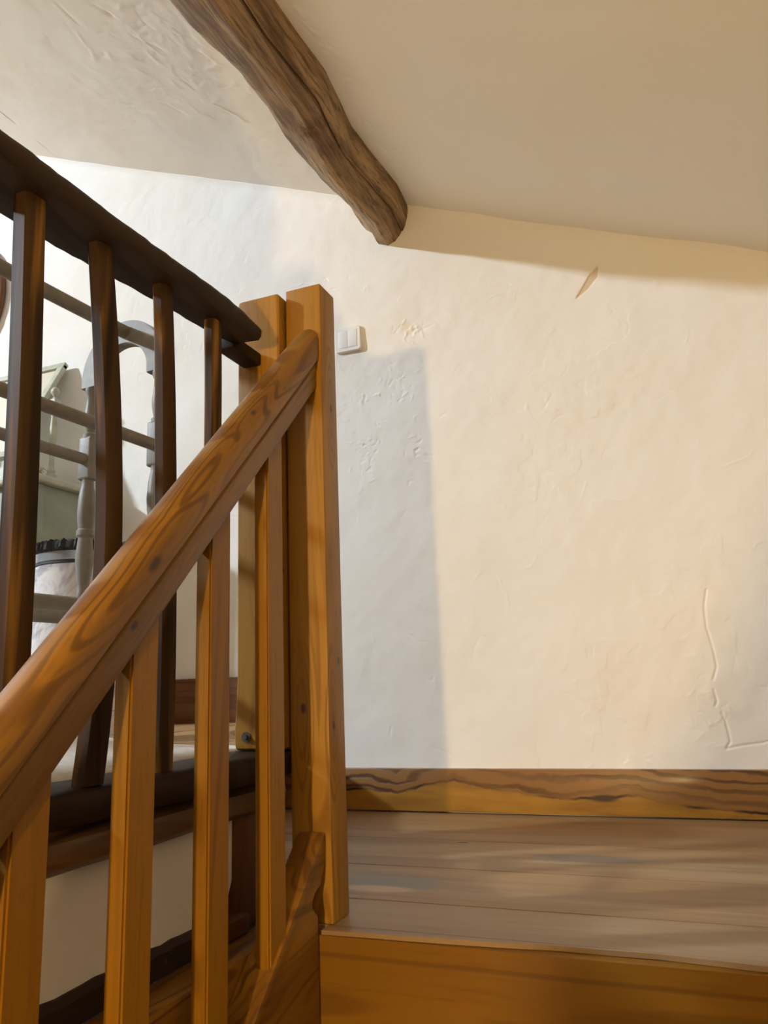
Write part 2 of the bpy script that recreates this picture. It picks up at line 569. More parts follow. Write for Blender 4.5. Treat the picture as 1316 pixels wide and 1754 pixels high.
def white_tint(o):
    me = o.data
    ca = me.color_attributes.new('tint', 'FLOAT_COLOR', 'POINT')
    ca.data.foreach_set('color', np.ones(len(me.vertices) * 4, np.float32))
    return o


# ------------------------------------------------------------------ the room
YW = 1.13
CZ0, CS = 2.0427, -0.43327          # ceiling height at x = 0 and its fall per metre
UP = 0.283                          # level of the upper floor


def wall_special(H, U, V, tint, u0, v0, res):
    st = lambda pts, amp, wd: stroke(H, U, V, pts, amp, wd, u0, v0, res)
    # long crack at the right, with the broken patch beneath it
    r = np.random.default_rng(5)
    for pts in ([(0.666, 0.628), (0.655, 0.58), (0.654, 0.52), (0.664, 0.46), (0.668, 0.41), (0.655, 0.375)],
                [(0.652, 0.345), (0.657, 0.315), (0.650, 0.30)],
                [(0.665, 0.285), (0.676, 0.235), (0.678, 0.205), (0.665, 0.185), (0.70, 0.192), (0.76, 0.20), (0.80, 0.212)],
                [(0.80, 0.212), (0.79, 0.24), (0.83, 0.26), (0.88, 0.29)]):
        st(pts, -0.0024, 0.0022)
    for k in range(26):
        p = (r.normal(0.635, 0.03), r.normal(0.29, 0.05))
        st(wander(r, p, r.uniform(0, 6.28), 3, 0.008), r.choice([-1, 1]) * 0.0008, 0.0022)
    for k in range(22):
        p = (r.normal(0.83, 0.03), r.normal(0.235, 0.025))
        st(wander(r, p, r.uniform(0, 6.28), 3, 0.01), r.choice([-1, 1]) * 0.0013, 0.003)
    # lump of filler beside the light switch
    for k in range(18):
        p = (r.normal(-0.195, 0.026), r.normal(1.618, 0.020))
        st(wander(r, p, r.uniform(0, 6.28), 2, 0.009), r.uniform(0.0008, 0.0026) * r.choice([-0.6, 1]), 0.0035)
    st([(-0.16, 1.622), (-0.11, 1.633)], -0.0016, 0.002)
    st([(-0.26, 1.63), (-0.235, 1.655)], -0.0012, 0.002)
    # flaky places left of the shadow edge
    for cx, cz, n, sx, sz in ((-0.27, 1.44, 28, 0.05, 0.05), (-0.20, 1.20, 18, 0.03, 0.05), (-0.40, 1.21, 24, 0.035, 0.05), (-0.33, 1.36, 10, 0.07, 0.08),
                              (-0.62, 1.86, 14, 0.1, 0.06), (-1.0, 1.78, 20, 0.15, 0.12)):
        for k in range(n):
            p = (r.normal(cx, sx), r.normal(cz, sz))
            st(wander(r, p, r.uniform(0, 6.28), r.integers(1, 4), 0.009, 0.9), r.choice([-1, 1]) * r.uniform(0.0006, 0.0017), r.uniform(0.0020, 0.0040))
    # long shallow crack on the left part
    st([(-1.25, 1.02), (-1.05, 1.035), (-0.92, 1.03), (-0.8, 1.05)], -0.0012, 0.0025)
    # bare chip with tan plaster, upper right
    pts = [(0.385, 1.618), (0.418, 1.650), (0.446, 1.685), (0.460, 1.712)]
    wd = (0.002, 0.011, 0.014, 0.003)
    d = np.full(U.shape, 9.0)
    for (a, b), (wa, wb) in zip(zip(pts[:-1], pts[1:]), zip(wd[:-1], wd[1:])):
        dx, dy = b[0] - a[0], b[1] - a[1]
        t = np.clip(((U - a[0]) * dx + (V - a[1]) * dy) / (dx * dx + dy * dy), 0, 1)
        d = np.minimum(d, np.hypot(U - a[0] - t * dx, V - a[1] - t * dy) - (wa + (wb - wa) * t))
    m = smooth(-d, -0.0015, 0.0015)
    H -= m * 0.0022
    tint[..., :3] *= (1 - m[..., None]) + m[..., None] * np.array([0.80, 0.66, 0.48])
    # old yellowish patch by the filler
    m = 0.5 * smooth(-np.hypot((U + 0.215) / 0.03, (V - 1.645) / 0.025), -1.2, -0.5)
    tint[..., :3] *= (1 - m[..., None]) + m[..., None] * np.array([0.98, 0.84, 0.62])
    # warm light towards the right, tinted into the wall colour
    m = smooth(U, -0.6, 0.3) * 0.8
    tint[..., :3] *= (1 - m[..., None]) + m[..., None] * np.array([1.0, 0.99, 0.97])
    # plaster rounded up to the ceiling
    zc = CZ0 + CS * U
    q = np.clip((V - (zc - 0.035)) / 0.035, 0, 1)
    H += 0.014 * q * q


def wall_fn(U, V):
    return (U, np.full_like(U, YW), V)


plaster_patch('wall_back', wall_fn, -2.45, 1.30, -0.02, 3.12, 0.0031, M['plaster'], (0, -1, 0), 3, 300, ((-2.3, 1.2), (0.1, 2.6)), wall_special)
# trim the wall to the slope of the ceiling so that nothing of it stands above
me = bpy.data.objects['wall_back'].data
bm = bmesh.new()
bm.from_mesh(me)
bmesh.ops.bisect_plane(bm, geom=bm.verts[:] + bm.edges[:] + bm.faces[:], plane_co=(0, 0, CZ0 + 0.03), plane_no=(-CS, 0, 1), clear_outer=True)
# wider plain ends of the same wall outside the picture
for x0, x1 in ((-7.6, -2.449), (1.299, 3.4)):
    vs = [bm.verts.new((x, YW, z)) for x, z in ((x0, -0.02), (x1, -0.02), (x1, CZ0 + CS * x1 + 0.02), (x0, CZ0 + CS * x0 + 0.02))]
    bm.faces.new(vs)
lay = bm.verts.layers.float_color.get('tint')
for v in bm.verts:
    if v[lay][3] == 0:
        v[lay] = (1, 1, 1, 1)
bm.to_mesh(me)
bm.free()


def ceil_fn(U, V):
    return (U, V, CZ0 + CS * U)


def ceil_special(H, U, V, tint, u0, v0, res):
    r = np.random.default_rng(15)
    st = lambda pts, amp, wd: stroke(H, U, V, pts, amp, wd, u0, v0, res)
    for k in range(110):                     # rough trowelling left of the beam
        p = (r.normal(-0.72, 0.17), r.normal(0.35, 0.17))
        st(wander(r, p, r.normal(0.8, 1.2), r.integers(1, 5), 0.016, 0.25), r.choice([-1, 1]) * r.uniform(0.0005, 0.0016), r.uniform(0.0035, 0.007))
    for k in range(60):                      # plaster dragged up against the beam
        y = r.uniform(-0.2, 1.0)
        p = (-0.155 + abs(r.normal(0, 0.03)), y)
        st(wander(r, p, r.normal(1.4, 0.5), r.integers(2, 5), 0.014, 0.3), r.choice([-1, 1]) * r.uniform(0.0008, 0.0024), r.uniform(0.003, 0.005))
    st([(-0.72, 0.60), (-0.67, 0.62), (-0.63, 0.66), (-0.62, 0.69)], 0.0035, 0.0035)
    st([(-0.78, 0.30), (-0.70, 0.36)], -0.002, 0.004)


plaster_patch('ceiling', ceil_fn, -1.9, 1.3, -0.55, 1.15, 0.0055, M['ceil'], (0.3976 * -1, 0, -0.9176), 43, 150, ((-1.8, 1.25), (-0.3, 1.1)),
              ceil_special, 0.8)
me = bpy.data.objects['ceiling'].data
bm = bmesh.new()
bm.from_mesh(me)
for x0, x1, y0, y1 in ((-7.6, -1.9, -4.2, 1.15), (1.3, 3.4, -4.2, 1.15), (-1.9, 1.3, -4.2, -0.55)):
    bm.faces.new([bm.verts.new((x, y, CZ0 + CS * x)) for x, y in ((x0, y0), (x1, y0), (x1, y1), (x0, y1))])
lay = bm.verts.layers.float_color.get('tint')
for v in bm.verts:
    if v[lay][3] == 0:
        v[lay] = (1, 1, 1, 1)
bm.to_mesh(me)
bm.free()

# side walls outside the picture
bm = bmesh.new()
add_box(bm, 3.4, 3.5, -4.2, YW, -0.02, CZ0 + CS * 3.4)
structure(white_tint(finish('wall_right', bm, M['plaster'])))

# landing floor: boards running along the back wall, worn front edge
bm = bmesh.new()
seams = [0.0, 0.163, 0.43, 0.72, 1.128]
for i, (a, b) in enumerate(zip(seams[:-1], seams[1:])):
    add_box(bm, -0.75, 1.94, a + 0.0016 if i else a, b - 0.0016, -0.022, 0.0, 0.0012, 1)
pts = [(-0.012, -0.031), (0.10, -0.026), (0.2, -0.022), (0.30, -0.016), (0.37, -0.008), (0.45, -0.009), (0.52, -0.007), (0.60, -0.014), (0.68, -0.022),
       (0.80, -0.030), (1.30, -0.030), (1.30, -0.0012), (-0.012, -0.0012)]
add_prism(bm, pts, 'Z', -0.007, 0.0005, 0.001)
structure(finish('floor', bm, M['floor']))

# upper floor, its edge running from the posts to the back wall
bm = bmesh.new()
edge = [(-0.20, 0.06), (-0.42, 0.30), (-0.58, 0.62), (-0.70, 1.125)]
for i in range(13):
    xa, xb = (-7.6 if i == 0 else -3.29 + i * 0.19), -3.29 + (i + 1) * 0.19 - 0.004
    add_box(bm, xa, xb, -4.2, 1.125, UP - 0.03, UP, 0.002, 1)
for i in range(0):
    xa, xb = -3.29 + i * 0.19, -3.29 + (i + 1) * 0.19 - 0.004
    add_box(bm, xa, xb, -4.2, 1.125, UP - 0.03, UP, 0.002, 1)
add_prism(bm, [(-0.80, -4.2), (-0.20, -4.2), (-0.20, 0.05), (-0.32, 0.22), (-0.62, 0.62), (-0.80, 1.125)], 'Z', UP - 0.03, UP - 0.001)
structure(finish('floor_upper', bm, M['tan_y']))
bm = bmesh.new()      # the step between landing and upper floor
add_prism(bm, [(-0.88, 1.125), (-0.70, 0.62), (-0.40, 0.26), (-0.22, 0.06), (-0.17, 0.06), (-0.33, 0.28), (-0.58, 0.64), (-0.74, 1.125)], 'Z', 0.0, UP - 0.03, 0.002)
structure(finish('trim_1', bm, M['red_z']))

# skirting board on the back wall above the landing
bm = bmesh.new()
add_box(bm, -0.735, 1.94, 1.106, 1.132, 0.0045, 0.131, 0.003, 2)
structure(finish('baseboard_back', bm, M['skirt']))
bm = bmesh.new()
add_box(bm, -2.4, -0.80, 1.106, 1.132, UP, 0.440, 0.003, 2)
structure(finish('baseboard_upper', bm, M['red_x']))

# white wall of the stairwell under the dark railing, rounded at its end
bm = bmesh.new()
pr = []
for k in range(7):
    a = math.pi / 2 * k / 6
    pr.append((-0.10 - 0.02 + 0.02 * math.sin(a), 0.03 + 0.02 - 0.02 * math.cos(a)))
add_prism(bm, [(-1.02, -2.5), (-1.02, 0.215), (-0.085, 0.215), (-0.085, 0.085), (-0.10, 0.055), (-0.14, 0.036), (-0.16, -2.5)], 'X', -0.26, -0.150, 0.004)
structure(white_tint(finish('wall_stairwell', bm, M['plaster'])))
bm = bmesh.new()      # rough dark strip at its foot
rings = []
rs = random.Random(4)
for k in range(40):
    y = -1.02 + k * (0.88 / 39)
    h = 0.040 + rs.uniform(-0.0014, 0.0014)
    x = -0.136 + rs.uniform(-0.0012, 0.0012)
    rings.append([(-0.152, y, 0.001), (x, y, 0.001), (x, y, h - 0.008), (x - 0.008, y, h), (-0.152, y, h)])
add_rings(bm, rings)
structure(finish('trim_2', bm, M['dark_y']))
bm = bmesh.new()      # dark timber closing the wall end beside the post
add_box(bm, -0.19, -0.145, -0.088, 0.055, 0.001, 0.236, 0.004)
add_box(bm, -0.185, -0.125, -0.13, -0.07, 0.001, 0.030, 0.004)
structure(finish('trim_3', bm, M['red_z']))
bm = bmesh.new()      # rounded brown log bedded on top of the wall
rings = []
for k in range(30):
    y = -1.02 + k * (1.06 / 29)
    wob = 0.004 * math.sin(k * 0.9) + rs.uniform(-0.001, 0.001)
    cx, cz, rx, rz = -0.20, 0.2085 + wob * 0.4, 0.083 + wob, 0.0315
    rings.append([(cx + rx * math.copysign(abs(math.cos(a)) ** 0.7, math.cos(a)), y, cz + rz * math.copysign(abs(math.sin(a)) ** 0.7, math.sin(a)))
                  for a in [2 * math.pi * j / 18 for j in range(18)]])
add_rings(bm, rings)
structure(finish('trim_4', bm, M['brown_y']))

# unseen screen added behind the camera, shaped to shade riser and wall
bm = bmesh.new()
add_prism(bm, [(0.375, -2.6), (0.375, 0.06), (0.40, 0.14), (0.463, 0.21), (0.502, 0.278), (0.545, 0.36), (0.60, 0.50), (0.75, 0.62), (1.28, 0.62), (1.28, -2.6)],
          'Y', -1.98, -1.88)
structure(finish('wall_shadow_caster', bm, M['red_z']))

bm = bmesh.new()
add_box(bm, -0.27, -0.16, -4.2, -1.02, -2.6, CZ0 - CS * 0.16 - 0.005)  # unseen wall added to keep the warm lamp off the far left
structure(white_tint(finish('wall_lamp_block', bm, M['plaster'])))
bm = bmesh.new()
add_box(bm, 1.285, 1.335, -4.2, -0.035, -2.6, -0.03)
structure(finish('wall_stair_right', bm, M['red_z']))
bm = bmesh.new()
add_box(bm, -0.15, 1.335, -4.3, -4.2, -2.6, 0.25)
structure(finish('wall_stair_back', bm, M['red_z']))

# ------------------------------------------------------------------ ceiling beam
bt = thing('ceiling_beam', 'old crooked brown timber beam under the sloping white ceiling', 'beam', (-0.28, 0.4, 2.1))
bm = bmesh.new()
SY = [1.16, 1.10, 0.98, 0.80, 0.667, 0.525, 0.415, 0.281, 0.16, 0.043, -0.15, -0.5, -1.2, -2.2, -4.0]
LX = [-0.367, -0.365, -0.361, -0.382, -0.393, -0.390, -0.379, -0.380, -0.402, -0.413, -0.42, -0.40, -0.38, -0.40, -0.40]
RX = [-0.190, -0.186, -0.172, -0.192, -0.205, -0.190, -0.176, -0.185, -0.192, -0.190, -0.18, -0.19, -0.19, -0.20, -0.20]
fine = [SY[0]]
ys = np.linspace(SY[0], -1.0, 150).tolist() + [-1.6, -2.2, -3.0, -4.0]
rings = []
rb = random.Random(2)
rel = [rb.uniform(-1, 1) for _ in range(40)]
for y in ys:
    lx = float(np.interp(-y, [-q for q in SY], LX))
    rx = float(np.interp(-y, [-q for q in SY], RX))
    zl, zr = CZ0 + CS * lx, CZ0 + CS * rx
    bz = 1.992 + 0.012 * math.sin(y * 5.0) + (0.012 if y < 0.5 else 0)
    wob = lambda k: 0.0022 * math.sin(y * (9 + 1.7 * k) + k * 2.1) + 0.0008 * math.sin(y * (31 + 5 * k) + k)
    crack = 0.010 if y < 0.95 else 0.002
    ring = [(rx + 0.004, zr + 0.03), (rx + wob(1), zr - 0.010), (rx - 0.002 + wob(2), zr - 0.045), (rx - 0.012 + wob(3), zr - 0.075),
            (rx - 0.024, 2.028 + wob(4)), (rx - 0.028, 2.031 + crack), (rx - 0.032, 2.024 + wob(5)), (rx - 0.055 + wob(6), bz + 0.012),
            (rx - 0.085, bz + wob(7)), (rx - 0.120 + wob(8), bz + 0.018), (lx + 0.035 + wob(9), 2.052 + wob(3)),
            (lx + 0.008 + wob(10), 2.075), (lx + wob(11), 2.10), (lx - 0.004 + wob(12), 2.14), (lx - 0.012, zl - 0.012), (lx - 0.015, zl + 0.03)]
    rings.append([(p[0] + 0.28, y - 0.4, p[1] - 2.1) for p in ring])
add_rings(bm, rings)
finish('timber', bm, M['beam'], bt, 40)

# ------------------------------------------------------------------ staircase
st = thing('staircase', 'orange pine staircase with riser and sloping stringer below the landing', 'stairs', (0.0, -0.03, -0.2))
ox, oy, oz = 0.0, -0.03, -0.2
bm = bmesh.new()
add_box(bm, -0.064, 1.28, 0.0, 0.022, -0.02, 0.1925, 0.001, 1)
finish('riser', bm, M['pine_x'], st)
for k in range(1, 8):
    bm = bmesh.new()
    add_box(bm, -0.013, 1.28, -0.22 * k - 0.03, -0.22 * (k - 1) - 0.001, -0.2 * (k - 1) - 0.025, -0.2 * (k - 1), 0.004)
    finish('tread', bm, M['pine_x'], st)
    bm = bmesh.new()
    add_box(bm, -0.013, 1.28, -0.22 * k, -0.22 * k + 0.02, -0.2 * k, -0.2 * (k - 1) - 0.026, 0.001, 1)
    finish('riser', bm, M['pine_x'], st)
# stringer
SL = 0.90
zt = lambda y: 0.150 + SL * (y + 0.002)
bm = bmesh.new()
prof = [(-0.002, 0.150), (-0.001, 0.128), (-0.010, 0.095), (-0.023, 0.066), (-0.050, 0.064), (-0.062, 0.050), (-0.060, 0.036), (-0.034, 0.024), (-0.031, -0.30),
        (-1.6, -0.30 - SL * 1.56), (-1.6, zt(-1.6))]
add_prism(bm, prof, 'X', -0.068, -0.0145, 0.0045)
for v in bm.verts:
    v.co -= Vector((ox, oy, oz))
finish('stringer', bm, M['pine_y'], st)
bm = bmesh.new()
add_box(bm, -0.136, -0.0695, -1.015, -0.003, -1.2, 0.0, 0.002)
for v in bm.verts:
    v.co -= Vector((ox, oy, oz))
finish('apron_board', bm, M['pine_y'], st)

# ------------------------------------------------------------------ newel posts
n1 = thing('newel_post', 'tall square varnished pine newel post the sloping handrail runs into', 'post', (-0.0435, 0.034, 0.0),
           group=None)
bm = bmesh.new()
add_box(bm, -0.0395, 0.0395, -0.034, 0.034, 0.0, 1.201, 0.004, 2)
finish('post', bm, M['pine_z'], n1)
n2 = thing('newel_post', 'shorter bolted pine post standing left of the tall newel on the dark rail', 'post', (-0.1265, 0.0, 0.2876))
bm = bmesh.new()
rings = []
for z, fl in ((0.0, 0.004), (0.03, 0.006), (0.07, 0.003), (0.13, 0.0), (0.4, 0.0), (0.87, 0.0), (0.902, 0.0)):
    rings.append([(-0.0585 - fl, -0.022, z), (0.0385, -0.022, z), (0.0385, 0.050, z), (-0.0585 - fl, 0.050, z)])
add_rings(bm, rings)
bmesh.ops.recalc_face_normals(bm, faces=bm.faces)
bm.normal_update()
bmesh.ops.bevel(bm, geom=[e for e in bm.edges if not e.is_boundary and abs(e.calc_face_angle(0)) > 1.0], offset=0.009, segments=3, profile=0.6, affect='EDGES')
finish('post', bm, M['pine_z'], n2)
bm = bmesh.new()
add_tube(bm, (-0.0365, -0.0235, 0.024), (-0.0365, -0.0215, 0.024), 0.0095, 18)
bo = finish('washer', bm, M['steel'], n2)
bm = bmesh.new()
add_tube(bm, (-0.0365, -0.0285, 0.024), (-0.0365, -0.0230, 0.024), 0.0048, 6)
finish('bolt', bm, M['steel'], n2)

# ------------------------------------------------------------------ pine stair railing
sr = thing('stair_railing', 'light varnished pine stair railing with sloping handrail and flat balusters', 'railing', (-0.035, -0.19, -0.02))
base = Vector((-0.035, -0.19, -0.02))
ANG = math.atan(1.032)
# handrail profile (u across, v perpendicular to the slope), swept along the slope
top0 = Vector((-0.037, -0.001, 1.055))            # middle of the handrail at the newel face
d = Vector((0, -math.cos(ANG), -math.sin(ANG)))   # down the slope
nrm = Vector((0, -math.sin(ANG), math.cos(ANG)))
capp = [(-0.018, -0.016), (0.024, -0.016), (0.0275, -0.013), (0.0285, -0.006), (0.0285, 0.016), (0.026, 0.024), (0.019, 0.0305), (0.009, 0.034), (-0.009, 0.034),
        (-0.019, 0.0305), (-0.026, 0.024), (-0.0285, 0.016), (-0.0285, -0.006), (-0.0275, -0.013), (-0.024, -0.016)]


def rail_part(name, prof, t0, t1, mat, shear=True, shift=0.0):
    """mesh in a frame whose Y runs up the slope"""
    bm = bmesh.new()
    k = math.tan(ANG)
    rings = []
    for t in (-t1, -t1 * 0.66, -t1 * 0.33, -t0):
        rings.append([(u, (t - (0 if t != -t0 else 0) + (-v * k * -1 if (t == -t0 and shear) else 0)), v) for u, v in prof])
    add_rings(bm, rings)
    o = finish(name, bm, mat, sr, 40)
    o.location = top0 - base
    o.rotation_euler = (ANG, 0, 0)
    return o


rail_part('handrail', capp, 0.0, 1.9, M['pine_y'])
batt = [(-0.022, -0.056), (0.0190, -0.056), (0.0215, -0.053), (0.0215, -0.024), (0.0185, -0.0205), (0.0185, -0.0165), (-0.022, -0.0165)]
rail_part('rail_batten', batt, 0.0, 1.9, M['pine_y'])
PB = [-0.183, -0.346, -0.512, -0.682, -0.848, -1.015, -1.18]
for yb in PB:
    bm = bmesh.new()
    y0, y1 = yb, yb + 0.052
    # underside of the batten at y
    zu = lambda y: top0.z + (y - top0.y) * math.tan(ANG) - 0.056 / math.cos(ANG) + 0.001
    rings = []
    zb = lambda y: 0.150 + SL * (y + 0.002)
    for f in (0, 1):
        rings.append([(x, y, (zb(y) if f == 0 else zu(y))) for x, y in ((-0.0475, y0), (-0.0205, y0), (-0.0205, y1), (-0.0475, y1))])
    add_rings(bm, rings)
    bmesh.ops.bevel(bm, geom=[e for e in bm.edges if abs((e.verts[0].co - e.verts[1].co).normalized().z) > 0.9], offset=0.003, segments=2, affect='EDGES')
    c0 = Vector((-0.034, yb + 0.026, zb(yb)))
    for v in bm.verts:
        v.co -= c0
    finish('baluster', bm, M['pine_b'], sr, loc=c0 - base)

# ------------------------------------------------------------------ dark landing railing
lr = thing('landing_railing', 'dark rustic oak railing along the upper floor edge behind the pine stair railing', 'railing', (-0.13, -0.5, 0.24))
lb = Vector((-0.13, -0.5, 0.24))
bm = bmesh.new()
rings = []
rr = random.Random(9)
for k in range(60):
    t = k / 59
    y = -0.110 - t * 0.908
    tap = min(1.0, 0.42 + (t * 0.908 / 0.07) ** 0.6 * 0.58)
    xr = -0.081 + 0.010 * (1 - tap) + 0.005 * math.sin(t * 8) + rr.uniform(-0.0012, 0.0012) - 0.0
    xl = -0.149 - 0.045 * min(1.0, t * 0.908 / 0.45) + rr.uniform(-0.0012, 0.0012) - (1 - tap) * -0.012
    zb_ = 1.046 + 0.002 * math.sin(t * 9)
    h = 0.040 * (0.55 + 0.45 * tap) + 0.003 * math.sin(t * 12.5 + 1)
    rings.append([(xr - 0.006, y, zb_ - 0.001), (xr, y, zb_ + 0.006), (xr + 0.001, y, zb_ + h * 0.55), (xr - 0.007, y, zb_ + h * 0.88), (xr - 0.022, y, zb_ + h),
                  (xl + 0.02, y, zb_ + h), (xl + 0.006, y, zb_ + h * 0.85), (xl, y, zb_ + h * 0.5), (xl + 0.002, y, zb_ + 0.005), (xl + 0.010, y, zb_),
                  ((xl + xr) / 2, y, zb_ + 0.001)])
R = add_rings(bm, rings)
add_box(bm, -0.168, -0.128, -0.125, -0.0225, 1.036, 1.062, 0.004)
for v in bm.verts:
    v.co -= lb
finish('handrail', bm, M['dark_y'], lr, 50)
bm = bmesh.new()
rings = []
for k in range(60):
    y = 0.050 - k * (1.068 / 59)
    xr = -0.080 - 0.022 * min(1, max(0, -y / 0.5)) + 0.002 * math.sin(k * 1.1) + rr.uniform(-0.001, 0.001)
    if y > -0.03:
        xr = min(xr, -0.0875)
    z1 = 0.2855 + 0.0006 * math.sin(k * 0.7)
    rings.append([(xr - 0.006, y, 0.2415), (xr, y, 0.247), (xr + 0.001, y, 0.274), (xr - 0.004, y, z1 - 0.003), (xr - 0.012, y, z1), (-0.193, y, z1 + 0.001),
                  (-0.198, y, 0.277), (-0.198, y, 0.2415)])
add_rings(bm, rings)
for v in bm.verts:
    v.co -= lb
finish('bottom_rail', bm, M['dark_y'], lr, 50)
# balusters: (y of the right face at the bottom, middle, top), x at foot and head, width
DB = [(-0.580, -0.588, -0.598, 0.038), (-0.453, -0.431, -0.470, 0.036), (-0.308, -0.302, -0.333, 0.034), (-0.192, -0.187, -0.195, 0.032),
      (-0.74, -0.73, -0.75, 0.045), (-0.87, -0.88, -0.88, 0.045)]
for i, (yb, ym, yt, wd) in enumerate(DB):
    bm = bmesh.new()
    rings = []
    for k in range(25):
        t = k / 24
        yr = yb * (1 - t) * (1 - 2 * t) + ym * 4 * t * (1 - t) + yt * t * (2 * t - 1)
        wx = wd * (0.94 + 0.05 * math.sin(3 * t + i)) * 0.86
        wy = wd * (1.0 - 0.10 * t + 0.03 * math.sin(7 * t + 2 * i))
        xr = -0.108 + 0.004 * math.sin(4 * t + i * 1.3)
        z = 0.286 + t * (1.047 - 0.286)
        b = 0.006
        x0, x1, y0, y1 = xr - wx, xr, yr - wy, yr
        rings.append([(x0 + b, y0, z), (x1 - b, y0, z), (x1 - 0.001, y0 + b, z), (x1, y1 - b, z), (x1 - b, y1, z), (x0 + b, y1, z), (x0, y1 - b, z), (x0, y0 + b, z)])
    add_rings(bm, rings)
    c0 = Vector((-0.125, yb - wd / 2, 0.286))
    for v in bm.verts:
        v.co -= c0
    finish('baluster', bm, M['dark_z'], lr, 40, loc=c0 - lb)

# ------------------------------------------------------------------ light switch
sw = thing('light_switch', 'white double rocker light switch on the plaster wall right of the newel tops', 'switch', (-0.441, 1.1265, 1.640))


def rrect(w, h, r, n=6):
    out = []
    for cx, cz, a0 in ((w - r, h - r, 0), (-w + r, h - r, 90), (-w + r, -h + r, 180), (w - r, -h + r, 270)):
        for k in range(n + 1):
            a = math.radians(a0 + 90 * k / n)
            out.append((cx + r * math.cos(a), cz + r * math.sin(a)))
    return out


bm = bmesh.new()
add_rings(bm, [[(x, y, z) for x, z in rrect(wv, wv * 0.94, 0.010)] for y, wv in ((0.008, 0.0510), (-0.006, 0.0510), (-0.010, 0.0490))])
finish('plate', bm, M['switch'], sw)
for sx in (-1, 1):
    bm = bmesh.new()
    add_box(bm, min(0.0005 * sx, 0.0370 * sx), max(0.0005 * sx, 0.0370 * sx), -0.0115, -0.0098, -0.033, 0.033, 0.0006)
    finish('rocker', bm, M['switch'], sw)

# ------------------------------------------------------------------ quilt stand
qa = math.radians(-4)
qs = thing('quilt_stand', 'taupe painted wooden quilt stand with arched turned ends behind the dark railing', 'stand', (-0.600, 0.125, UP), (0, 0, qa))
G = M['towel_grey']


def stand_end(y):
    # two turned uprights
    for s in (-1, 1):
        bm = bmesh.new()
        cx = 0.109 * s
        prof = [(0.010, 0.0), (0.016, 0.01), (0.012, 0.04), (0.018, 0.11), (0.020, 0.17), (0.014, 0.225), (0.019, 0.235), (0.019, 0.242), (0.013, 0.25), (0.012, 0.260)]
        add_lathe(bm, prof, cx, y, 20)
        add_box(bm, cx - 0.0205, cx + 0.0205, y - 0.017, y + 0.017, 0.258, 0.335, 0.007, 3)
        prof = [(0.012, 0.330), (0.014, 0.337), (0.015, 0.345), (0.0125, 0.355), (0.014, 0.375), (0.0205, 0.42), (0.021, 0.44), (0.017, 0.480), (0.0175, 0.483), (0.0215, 0.488),
                (0.0215, 0.500), (0.0175, 0.505), (0.020, 0.522), (0.0215, 0.55), (0.019, 0.590), (0.0145, 0.612), (0.0140, 0.624), (0.0165, 0.634)]
        add_lathe(bm, prof, cx, y, 20)
        add_box(bm, cx - 0.0205, cx + 0.0205, y - 0.017, y + 0.017, 0.626, 0.735, 0.007, 3)
        prof = [(0.016, 0.733), (0.0165, 0.742), (0.011, 0.748), (0.0155, 0.775), (0.016, 0.790), (0.0125, 0.820), (0.0115, 0.842), (0.016, 0.852), (0.016, 0.863)]
        add_lathe(bm, prof, cx, y, 20)
        finish('upright', bm, G, qs)
    # arch
    bm = bmesh.new()
    ro, ri, zc = 0.133, 0.0790, 0.882
    out, inn = [], []
    for k in range(29):
        a = math.pi * k / 28
        out.append((ro * math.cos(a), zc + ro * 1.0 * math.sin(a)))
        inn.append((ri * math.cos(a), zc + ri * 0.92 * math.sin(a)))
    poly = [(ro, 0.862)] + out + [(-ro, 0.862), (-ri, 0.862)] + inn[::-1] + [(ri, 0.862)]
    n = len(out)
    A = [[bm.verts.new((p[0], yy, p[1])) for p in [(ro, 0.862)] + out + [(-ro, 0.862)]] for yy in (y - 0.014, y + 0.014)]
    B = [[bm.verts.new((p[0], yy, p[1])) for p in [(ri, 0.862)] + inn + [(-ri, 0.862)]] for yy in (y - 0.014, y + 0.014)]
    for i in range(n + 1):
        bm.faces.new((A[0][i], A[0][i + 1], B[0][i + 1], B[0][i]))
        bm.faces.new((A[1][i], B[1][i], B[1][i + 1], A[1][i + 1]))
        bm.faces.new((A[0][i], A[1][i], A[1][i + 1], A[0][i + 1]))
        bm.faces.new((B[0][i], B[0][i + 1], B[1][i + 1], B[1][i]))
    for i in (0, n + 1):
        bm.faces.new((A[0][i], B[0][i], B[1][i], A[1][i]))
    bmesh.ops.recalc_face_normals(bm, faces=bm.faces)
    bm.normal_update()
    bmesh.ops.bevel(bm, geom=[e for e in bm.edges if e.calc_face_angle(0) > 1.0], offset=0.002, segments=2, affect='EDGES')
    finish('arch', bm, G, qs, 40)
    bm = bmesh.new()
    add_box(bm, -0.13, 0.13, y - 0.022, y + 0.022, 0.0, 0.025, 0.006)
    finish('foot', bm, G, qs)


stand_end(0.0)
stand_end(-0.78)
for x, z, r in ((0.006, 0.985, 0.0165), (-0.109, 0.677, 0.0140), (0.109, 0.677, 0.0140), (-0.109, 0.291, 0.0150), (0.109, 0.291, 0.0150)):
    bm = bmesh.new()
    add_tube(bm, (x, -0.775, z), (x, -0.005, z), r, 18)
    finish('rail', bm, G, qs)

